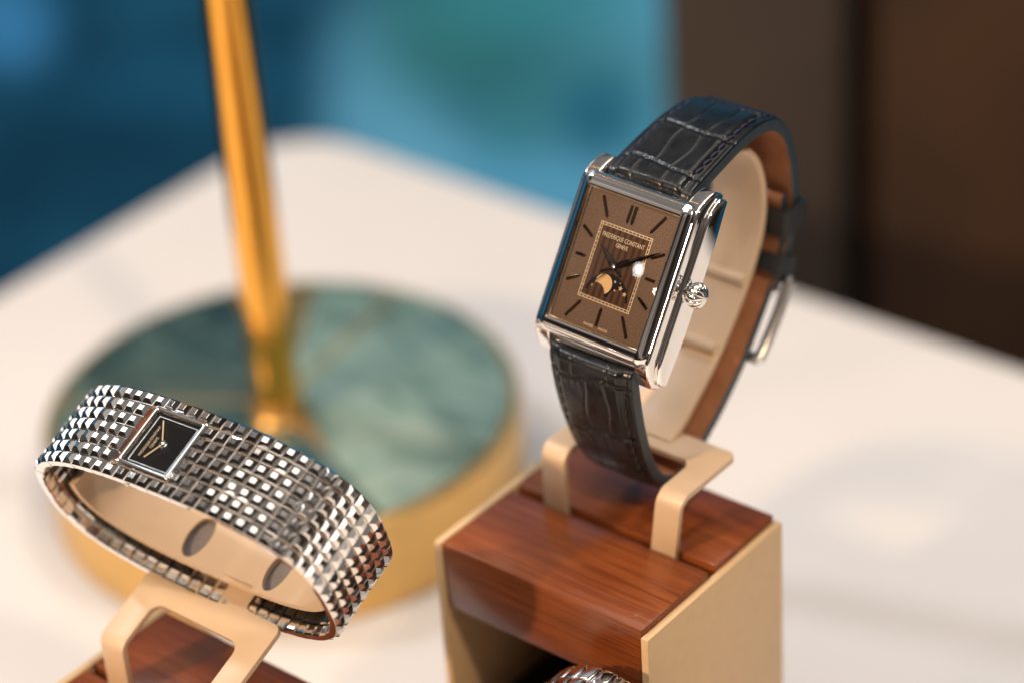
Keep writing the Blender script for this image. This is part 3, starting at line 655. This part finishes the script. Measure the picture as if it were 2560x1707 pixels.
def strap(name, pts, flip, w0, w1, pad0, th, grooves, seed, thread, stitch_range):
    step = 0.24; P, L = catmull(pts, step); fr = path_frames(P, flip); NX = 128
    inv = RW.transposed(); n = len(P)
    def hw(s): return 0.5 * (w0 + (w1 - w0) * smooth01((s - 2) / 45))
    rnd = random.Random(seed); waves = [(rnd.uniform(0.25, 0.5), rnd.uniform(0, 6), rnd.uniform(0.3, 0.8)) for _ in grooves]
    longs = [[(rnd.uniform(-0.38, -0.12)), (rnd.uniform(0.15, 0.5))] for _ in range(len(grooves) + 1)]
    def height(x, s, h):
        e = abs(x) / h
        pad = pad0 * (1 - 0.55 * smooth01((s - 4) / 40)) * (1 - smooth01((e - 0.66) / 0.24)) * (0.92 + 0.08 * math.cos(x * 0.3))
        d = 0.0; k = 0
        for gi, (g, (f, ph, am)) in enumerate(zip(grooves, waves)):
            ds = s - (g + am * math.sin(f * x + ph)); d -= 0.32 * math.exp(-(ds / 0.34) ** 2) - 0.05 * math.exp(-((abs(ds) - 0.75) / 0.5) ** 2)
            if ds > 0: k = gi + 1
            # creases running off the groove
            d -= 0.035 * max(0, math.sin(x * 4.4 + 1.7 * noise.noise((x * 0.8, g, seed)))) * math.exp(-((ds - 0.9) / 0.8) ** 2)
            d -= 0.02 * max(0, math.sin(x * 5.1 + 2 + 1.5 * noise.noise((x * 0.7, g, seed + 3)))) * math.exp(-((ds + 0.9) / 0.8) ** 2)
        for lx in longs[k]:
            dx = x - h * (lx + 0.05 * math.sin(s * 0.5 + lx * 9)); d -= 0.13 * math.exp(-(dx / 0.2) ** 2)
        dx = abs(x) - h * 0.80; d -= 0.16 * math.exp(-(dx / 0.35) ** 2)          # stitch channel
        d += 0.05 * noise.noise((x * 0.35, s * 0.35, seed)) + 0.010 * noise.noise((x * 1.3, s * 1.3, seed))
        return pad + d * (1 - 0.6 * smooth01((e - 0.82) / 0.1))
    def loc_pt(x, i, hgt):
        p, t, nn = fr[i]
        w = Vector((21.4156 + x, p.x + nn.x * hgt, p.y + nn.y * hgt + ZT)) - CW
        return inv @ w
    bm = bmesh.new(); top = []; bot = []
    for i in range(n):
        s = L * i / (n - 1); h = hw(s)
        endr = 1.0
        if s < 1.8: endr = math.sqrt(max(0.0, 1 - (1 - s / 1.8) ** 2)) * 0.999 + 0.001
        if L - s < 1.2: endr = math.sqrt(max(0.0, 1 - (1 - (L - s) / 1.2) ** 2)) * 0.999 + 0.001
        rt, rb = [], []
        for j in range(NX + 1):
            e = -1 + 2 * j / NX; x = h * e
            round_e = -0.30 * max(0, (abs(e) - 0.94) / 0.06) ** 2
            H = height(x, s, h) + round_e
            mid = -th / 2
            rt.append(bm.verts.new(loc_pt(x, i, mid + (H - mid) * endr)))
            rb.append(bm.verts.new(loc_pt(x * (1 - 0.012), i, mid + (-th - mid) * endr)))
        top.append(rt); bot.append(rb)
    for i in range(n - 1):
        for j in range(NX):
            bm.faces.new((top[i][j], top[i][j + 1], top[i + 1][j + 1], top[i + 1][j])).material_index = 0
            f = bm.faces.new((bot[i][j], bot[i + 1][j], bot[i + 1][j + 1], bot[i][j + 1])); f.material_index = 1
        for j in (0, NX):
            f = bm.faces.new((top[i][j], top[i + 1][j], bot[i + 1][j], bot[i][j]) if j == 0 else (top[i][j], bot[i][j], bot[i + 1][j], top[i + 1][j])); f.material_index = 2
    for i in (0, n - 1):
        for j in range(NX): bm.faces.new((top[i][j], bot[i][j], bot[i][j + 1], top[i][j + 1])).material_index = 0
    bmesh.ops.recalc_face_normals(bm, faces=bm.faces)
    o = finish(bm, name, None, WA, 60, [M['croc'], M['lining'], M['edge_sheen']])
    # stitches: one shared thread mesh, placed along both edges
    sm = stitch_mesh(thread)
    s = stitch_range[0]
    while s < stitch_range[1]:
        i = min(n - 2, int(s / L * (n - 1))); h = hw(s)
        for sg in (-1, 1):
            x = sg * h * 0.80
            p0 = loc_pt(x, i, height(x, s, h) + 0.16); p1 = loc_pt(x, i + 1, height(x, s, h) + 0.16)
            tt = (p1 - p0).normalized(); up = (loc_pt(x, i, 1) - loc_pt(x, i, 0)).normalized(); sd = tt.cross(up).normalized(); up = sd.cross(tt)
            so = new_obj('stitch', sm, None, o)
            mt = Matrix((tt, sd, up)).transposed().to_4x4() @ Matrix.Rotation(0.16 * sg + rnd.uniform(-.1, .1), 4, 'Z')
            so.matrix_local = Matrix.Translation(p0 * MM) @ mt
        s += 2.35 + rnd.uniform(-0.1, 0.1)
    return o
_sm = {}
def stitch_mesh(mat):
    if mat.name in _sm: return _sm[mat.name]
    bm = bmesh.new(); rings = []
    for i in range(9):
        t = -1 + 2 * i / 8; r = 0.30 * math.sqrt(max(0.02, 1 - t ** 4)) * (1 + 0.10 * math.sin(i * 2.4))
        rings.append([bm.verts.new((t * 1.02, r * math.cos(2 * math.pi * k / 8 + i * 0.3), -0.16 * t * t + 0.75 * r * math.sin(2 * math.pi * k / 8 + i * 0.3))) for k in range(8)])
    for a, b in zip(rings[:-1], rings[1:]):
        for k in range(8): bm.faces.new((a[k], a[(k + 1) % 8], b[(k + 1) % 8], b[k]))
    bm.faces.new(rings[0][::-1]); bm.faces.new(rings[-1])
    bmesh.ops.recalc_face_normals(bm, faces=bm.faces); bmesh.ops.scale(bm, vec=(MM, MM, MM), verts=bm.verts)
    me = bpy.data.meshes.new('stitch'); bm.to_mesh(me); bm.free(); me.shade_smooth(); me.materials.append(mat); _sm[mat.name] = me
    return me
up_pts = [(35.2, 62.0), (37.6, 63.1), (41, 63.9), (46, 65.0), (52, 66.1), (58, 66.2), (63, 64.8), (67, 61.3), (69.4, 56), (70.4, 50), (70.6, 44), (69.4, 38.6), (66.6, 33.6), (63.4, 29.0)]
lo_pts = [(18.2, 37.0), (17.8, 34.5), (18.3, 29.5), (19.3, 24), (20.8, 18.5), (22.9, 13), (26, 8.6), (30.5, 6.0), (36, 6.4), (41.5, 9.2), (47.5, 13.4), (54, 19.2), (59.6, 25.6), (63.8, 31.2), (66.6, 37), (67.9, 43), (67.6, 48)]
strap('strap', up_pts, False, 17.6, 15.6, 0.95, 2.3, [4.8, 15.0, 25.5, 36, 46], 3, M['thread'], (6.5, 52))
strap('strap', lo_pts, True, 17.6, 14.6, 0.95, 2.3, [4.0, 16.0, 27.0, 38, 49], 11, M['thread_black'], (7.0, 34))
# keeper loop and pin buckle on the back of the loop
invW = RW.transposed()
def WL(x, v, z): return invW @ (Vector((x, v, z + ZT)) - CW)
def loop_part(name, c, t, half_w, d_in, d_out, length, th, mat):
    t = Vector(t).normalized(); n = Vector((t.y, -t.x))
    if n.x < 0: n = -n
    bm = bmesh.new(); c = Vector(c)
    outer = rrect(half_w + th, (d_out - d_in) / 2 + th, 0.8, 4, 0, (d_out + d_in) / 2); inner = rrect(half_w, (d_out - d_in) / 2, 0.4, 4, 0, (d_out + d_in) / 2)
    rings = []
    for (pl, l) in ((outer, -length / 2), (outer, length / 2), (inner, length / 2), (inner, -length / 2)):
        rings.append([tuple(WL(21.4156 + a, c.x + n.x * b + t.x * l, c.y + n.y * b + t.y * l)) for a, b in pl])
    bm.free(); return loft(name, rings, mat, WA, wrap=True, smooth=40)
loop_part('strap_keeper', (70.0, 42.5), (0.05, 1), 8.1, -5.0, 1.2, 5.2, 0.7, M['keeper'])
loop_part('strap_keeper', (65.6, 34.0), (0.5, 0.86), 8.0, -3.6, 2.0, 3.4, 0.8, M['keeper'])
bk = []
for (v, z) in ((64.6, 31.5), (61.6, 27.3), (58.0, 23.2), (54.6, 20.2)): bk.append((v + 1.3, z - 1.0))
for s in (-1, 1):
    tube('buckle', [tuple(WL(21.4156 + s * 8.6, v, z)) for v, z in catmull(bk, 1.0)[0]], 1.15, M['steel_soft'], WA)
tube('buckle', [tuple(WL(21.4156 + 8.6 * (-1 + i / 5), *bk[0])) for i in range(11)], 1.1, M['steel_soft'], WA)
tube('buckle', [tuple(WL(21.4156 + 8.6 * (-1 + i / 5), *bk[-1])) for i in range(11)], 1.1, M['steel_soft'], WA)
tube('buckle_pin', [tuple(WL(21.4156, v, z)) for v, z in catmull(bk, 1.0)[0]], 0.6, M['steel'], WA)

# ------------------------------------------------------------------ bracelet watch
WBm = Matrix.Translation((CB + Vector((0, 0, ZT))) * MM) @ RB.to_4x4()
WB = bpy.data.objects.new('bracelet_watch', None); C.objects.link(WB); WB.matrix_world = WBm; WB.empty_display_size = 0.005
tag(WB, 'wide steel cuff bracelet watch of pyramid studs with small black square dial', 'bracelet watch')
den = [sup(2 * math.pi * i / 2880, aB - 0.25, bB - 0.25) for i in range(2880)]
Ls = [0]
for i in range(2880):
    p0, p1 = den[i], den[(i + 1) % 2880]; Ls.append(Ls[-1] + math.hypot(p1[0] - p0[0], p1[1] - p0[1]))
PER = Ls[-1]; NC = round(PER / 2.5); PITCH = PER / NC; ROWP = wB / 7
import bisect
def ring_at(s):
    s = s % PER; k = min(max(bisect.bisect_right(Ls, s) - 1, 0), 2879); f = (s - Ls[k]) / (Ls[k + 1] - Ls[k])
    p0, p1 = den[k], den[(k + 1) % 2880]; return Vector((p0[0] + (p1[0] - p0[0]) * f, p0[1] + (p1[1] - p0[1]) * f))
def ring_frame(s):
    p = ring_at(s); t = (ring_at(s + 0.9) - ring_at(s - 0.9)).normalized(); n = Vector((t.y, -t.x)); return p, t, n
def link_geo(bm, mtx=None):
    hx, hy = PITCH / 2 - 0.045, ROWP / 2 - 0.035; hb = -0.56
    lev = [(hx - 0.42, hy - 0.36, -2.0), (hx - 0.10, hy - 0.08, -1.75), (hx, hy, hb - 0.10), (hx - 0.05, hy - 0.05, hb), (0.55, 0.53, 0.09), (0.48, 0.46, 0.12)]
    rings = [[bm.verts.new((sx * x, sy * y, z)) for sx, sy in ((1, 1), (-1, 1), (-1, -1), (1, -1))] for x, y, z in lev]
    for a, b in zip(rings[:-1], rings[1:]):
        for k in range(4): bm.faces.new((a[k], a[(k + 1) % 4], b[(k + 1) % 4], b[k]))
    bm.faces.new(rings[0][::-1]); bm.faces.new(rings[-1])
    if mtx is not None: bmesh.ops.transform(bm, matrix=mtx, verts=[v for r in rings for v in r])
bm = bmesh.new(); link_geo(bm); bmesh.ops.recalc_face_normals(bm, faces=bm.faces); bmesh.ops.scale(bm, vec=(MM, MM, MM), verts=bm.verts)
link_me = bpy.data.meshes.new('link'); bm.to_mesh(link_me); bm.free(); link_me.materials.append(M['link_steel'])
camB = WBm.inverted() @ (CAM * MM) * 1000
rest = bmesh.new(); seen = []; others = []
DX, DW, DH = -3.5, 5.45, 6.2
for c in range(NC):
    s = (c + 0.5) * PITCH; p, t, n = ring_frame(s)
    for r in range(7):
        y = (r - 3) * ROWP
        if p.y > 5 and abs(p.x - DX) < DW + 0.7 and 1 <= r <= 5: continue
        pos = Vector((p.x, y, p.y)); nz = Vector((n.x, 0, n.y)); tx = Vector((t.x, 0, t.y))
        m = Matrix((tx, nz.cross(tx), nz)).transposed().to_4x4()
        facing = (camB - pos).normalized().dot(nz)
        full = Matrix.Translation(pos) @ m
        (seen if facing > -0.12 else others).append((facing, r, full))
others.sort(key=lambda a: (a[1], a[0]))                    # the near rows of the underside show their edges
room = 300 - len(seen)
for (f, r, full) in seen + others[:room]:
    o = new_obj('link', link_me, None, WB); o.matrix_local = Matrix.Translation(full.to_translation() * MM) @ full.to_3x3().to_4x4() @ Matrix.Rotation(random.gauss(0, 0.022), 4, 'X') @ Matrix.Rotation(random.gauss(0, 0.022), 4, 'Y')
for (f, r, full) in others[room:]: link_geo(rest, full)
bmesh.ops.recalc_face_normals(rest, faces=rest.faces)
ro = finish(rest, 'underside_links', M['link_steel'], WB, None); ro['kind'] = 'stuff'
# head: frame, dial, hands; 12 o'clock points to the left along the bracelet
pD, tD, nD = None, None, None
for i in range(2000):
    s = PER * i / 2000; pp = ring_at(s)
    if pp.y > 0 and abs(pp.x - DX) < 0.05: pD, tD, nD = ring_frame(s); break
nv = Vector((nD.x, 0, nD.y)); upv = Vector((-abs(tD.x), 0, -tD.y * (1 if tD.x > 0 else -1))).normalized()
if tD.x < 0: upv = Vector((tD.x, 0, tD.y)).normalized()
rtv = upv.cross(nv)                                         # right of the dial
HM = Matrix.Translation(Vector((pD.x, 0.0, pD.y)) + nv * 0.15) @ Matrix((rtv, upv, nv)).transposed().to_4x4()
def in_head(ob):
    ob.matrix_local = Matrix.Translation(HM.to_translation() * MM) @ HM.to_3x3().to_4x4(); return ob
fr_r = []
for (hw, hh, r, n) in ((6.0, 5.4, 0.25, -2.3), (6.15, 5.6, 0.25, -0.4), (6.12, 5.57, 0.3, 0.0), (5.98, 5.43, 0.3, 0.12), (5.55, 5.0, 0.3, 0.12), (5.42, 4.87, 0.3, 0.02), (5.25, 4.70, 0.25, -0.5), (5.2, 4.65, 0.25, -1.0)):
    fr_r.append([(x, y, n) for x, y in rrect(hw, hh, r, 4)])
head = in_head(loft('dial_frame', fr_r, M['steel'], WB, (True, False), 35))
dB = in_head(box('dial', (-5.3, -4.75, -1.2), (5.3, 4.75, -0.72), M['black_dial'], WB, 0))
lip2 = loft('dial_rim', [[(x, y, n) for x, y in rrect(hw, hh, 0.15, 2)] for hw, hh, n in ((4.75, 4.2, -0.66), (4.62, 4.07, -0.66), (4.62, 4.07, -0.70), (4.75, 4.2, -0.70))], M['steel_soft'], dB, wrap=True)
text_mesh('lettering', 'FREDERIQUE CONSTANT', 6.3, M['gold_print'], dB, Matrix.Translation((-0.2, 2.72, -0.70)), height=0.62)
text_mesh('lettering', 'GENEVE', 2.3, M['gold_print'], dB, Matrix.Translation((-0.2, 1.80, -0.70)), height=0.55)
def baton(name, tip, w, z):
    L = math.hypot(*tip); a = math.atan2(tip[1], tip[0]); bm = bmesh.new()
    bm_box(bm, (-0.2, -w / 2, 0), (L, w / 2, 0.14)); bmesh.ops.recalc_face_normals(bm, faces=bm.faces); bevel_all(bm, 0.05, 2)
    bmesh.ops.transform(bm, matrix=Matrix.Translation((0, 0, z)) @ Matrix.Rotation(a, 4, 'Z'), verts=bm.verts)
    return in_head(finish(bm, name, M['gold_print'], WB, None))
baton('minute_hand', (4.0, 2.75), 0.29, -0.45); baton('hour_hand', (-3.4, 1.55), 0.29, -0.60)
in_head(lathe('hand_pin', [(0.01, -0.7), (0.75, -0.7), (0.75, -0.55), (0.45, -0.5), (0.45, -0.2), (0.3, -0.12), (0.01, -0.1)], M['steel'], WB, 20))
gb = bmesh.new(); vv = [gb.verts.new(p) for p in ((-5.4, -4.85, -0.02), (5.4, -4.85, -0.02), (5.4, 4.85, -0.02), (-5.4, 4.85, -0.02))]; gb.faces.new(vv)
in_head(finish(gb, 'crystal', M['glass'], WB, None))
# fine hinge pins in the near side of the bracelet
for s_ in (0.285, 0.205):
    p, t, n = ring_frame(PER * s_)
    tube('hinge_pin', [(p.x - n.x * 1.5, -wB / 2 - 0.12, p.y - n.y * 1.5), (p.x - n.x * 1.5, -wB / 2 + 0.4, p.y - n.y * 1.5)], 0.32, M['steel_soft'], WB)

# ------------------------------------------------------------------ table lamp with marble foot
LX, LY = -111.38, 69.70; LR = 52.36
L0 = empty('table_lamp', (LX, LY, 0)); tag(L0, 'brass table lamp post on round green marble foot', 'table lamp')
lathe('foot', [(0.01, 0.2), (LR + 1.6, 0.2), (LR + 2.2, 0.9), (LR + 2.2, 22.8), (LR + 1.6, 23.4), (LR + 0.1, 23.5), (LR + 0.1, 22.5), (0.01, 22.5)], M['brass_rim'], L0, 128)
def sector(a0, a1, mat, gap=0.35):
    pts = []
    k = max(6, int((a1 - a0) / 4)); am = math.radians((a0 + a1) / 2); off = gap / max(0.2, math.sin(math.radians((a1 - a0) / 2)))
    ox, oy = off * math.cos(am), off * math.sin(am)
    pts.append((ox, oy))
    da = math.degrees(gap / LR)
    for i in range(k + 1):
        a = math.radians(a0 + da + (a1 - a0 - 2 * da) * i / k); pts.append(((LR - 0.15) * math.cos(a), (LR - 0.15) * math.sin(a)))
    return prism('marble_inlay', pts, 'z', 22.52, 23.9, mat, L0, 0.15, 2)
angs = [101, 124, 146, 215, 337, 360 + 101]
def strip(a, hw0, hw1, mat=M['brass_rim'], reach=LR - 0.4):
    bm = bmesh.new()
    pl = [(0.5, -hw0), (reach, -hw1), (reach, hw1), (0.5, hw0)]
    lo = [bm.verts.new((x, y, 22.52)) for x, y in pl]; hi = [bm.verts.new((x, y, 23.95)) for x, y in pl]
    bm.faces.new(lo[::-1]); bm.faces.new(hi)
    for k in range(4): bm.faces.new((lo[k], lo[(k + 1) % 4], hi[(k + 1) % 4], hi[k]))
    bmesh.ops.recalc_face_normals(bm, faces=bm.faces)
    bmesh.ops.transform(bm, matrix=Matrix.Rotation(math.radians(a), 4, 'Z'), verts=bm.verts)
    finish(bm, 'brass_strip', mat, L0, None)
for a0, a1, mt in zip(angs[:-1], angs[1:], ('marble_reflect', 'brass_rim', 'marble_dark', 'marble_mid', 'marble_reflect')):
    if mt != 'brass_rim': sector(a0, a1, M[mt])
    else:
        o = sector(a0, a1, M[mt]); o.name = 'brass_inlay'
for a in (101, 215): strip(a, 0.75, 0.75)
strip(337, 3.6, 0.3, reach=26)
PX, PY = 3.75, -4.66
rp = 5.25
lathe('post', [(0.01, 23.9), (rp, 23.9), (rp, 420), (rp - 0.6, 420.5), (0.01, 420.5)], M['brass'], L0, 48, 'z', (PX, PY, 0))

lathe('post_collar', [(0.01, 23.9), (6.9, 23.9), (6.9, 25.2), (6.1, 26.2), (5.6, 29), (0.01, 29)], M['brass_rim'], L0, 48, 'z', (PX, PY, 0))

# ------------------------------------------------------------------ third watch, only its crest reaches into the frame
T0 = empty('metal_bracelet', (42.5, -13, 0)); tag(T0, 'polished steel watch bracelet crest cut off by the lower frame edge', 'watch bracelet')
zc = ZT - 19.4; rad = 14.0
for i in range(-9, 10):
    a = math.radians(90 - i * 12.5)
    for (y0, y1) in ((-6.5, -2.3), (-2.15, 2.15), (2.3, 6.5)):
        bm = bmesh.new(); bm_box(bm, (-1.45, y0, -1.2), (1.45, y1, 0.9 if abs(y0) < 3 and y1 < 3 and y0 > -3 else 0.6)); bmesh.ops.recalc_face_normals(bm, faces=bm.faces); bevel_all(bm, 0.55, 3)
        bmesh.ops.transform(bm, matrix=Matrix.Translation((rad * math.cos(a), 0, zc + rad * math.sin(a))) @ Matrix.Rotation(math.pi / 2 - a, 4, 'Y'), verts=bm.verts)
        finish(bm, 'link', M['steel'], T0, 40)
SC = stand(17, -40, -45, 28, 'added low wooden topped watch stand before the tall stand, unseen below the frame', 'watch display stands')  # unseen; added to carry the bracelet and darken the front board's reflection
T1 = empty('bracelet_roll', (42.5, -13, 28.2)); tag(T1, 'cream roll on a short post inside the cut off steel bracelet', 'watch holder')
lathe('post', [(0.01, 0.0), (9, 0.0), (9, 2), (4, 3), (4, zc - 28.2 - 6), (0.01, zc - 28.2 - 6)], M['cream'], T1, 32)
roll = lathe('roll', [(0.01, -5.5), (11.6, -5.5), (12.4, -4.8), (12.4, 4.8), (11.6, 5.5), (0.01, 5.5)], M['cream'], T1, 40)
roll.matrix_local = Matrix.Translation(Vector((0, 0, zc - 28.2)) * MM) @ Matrix.Rotation(math.pi / 2, 4, 'X')
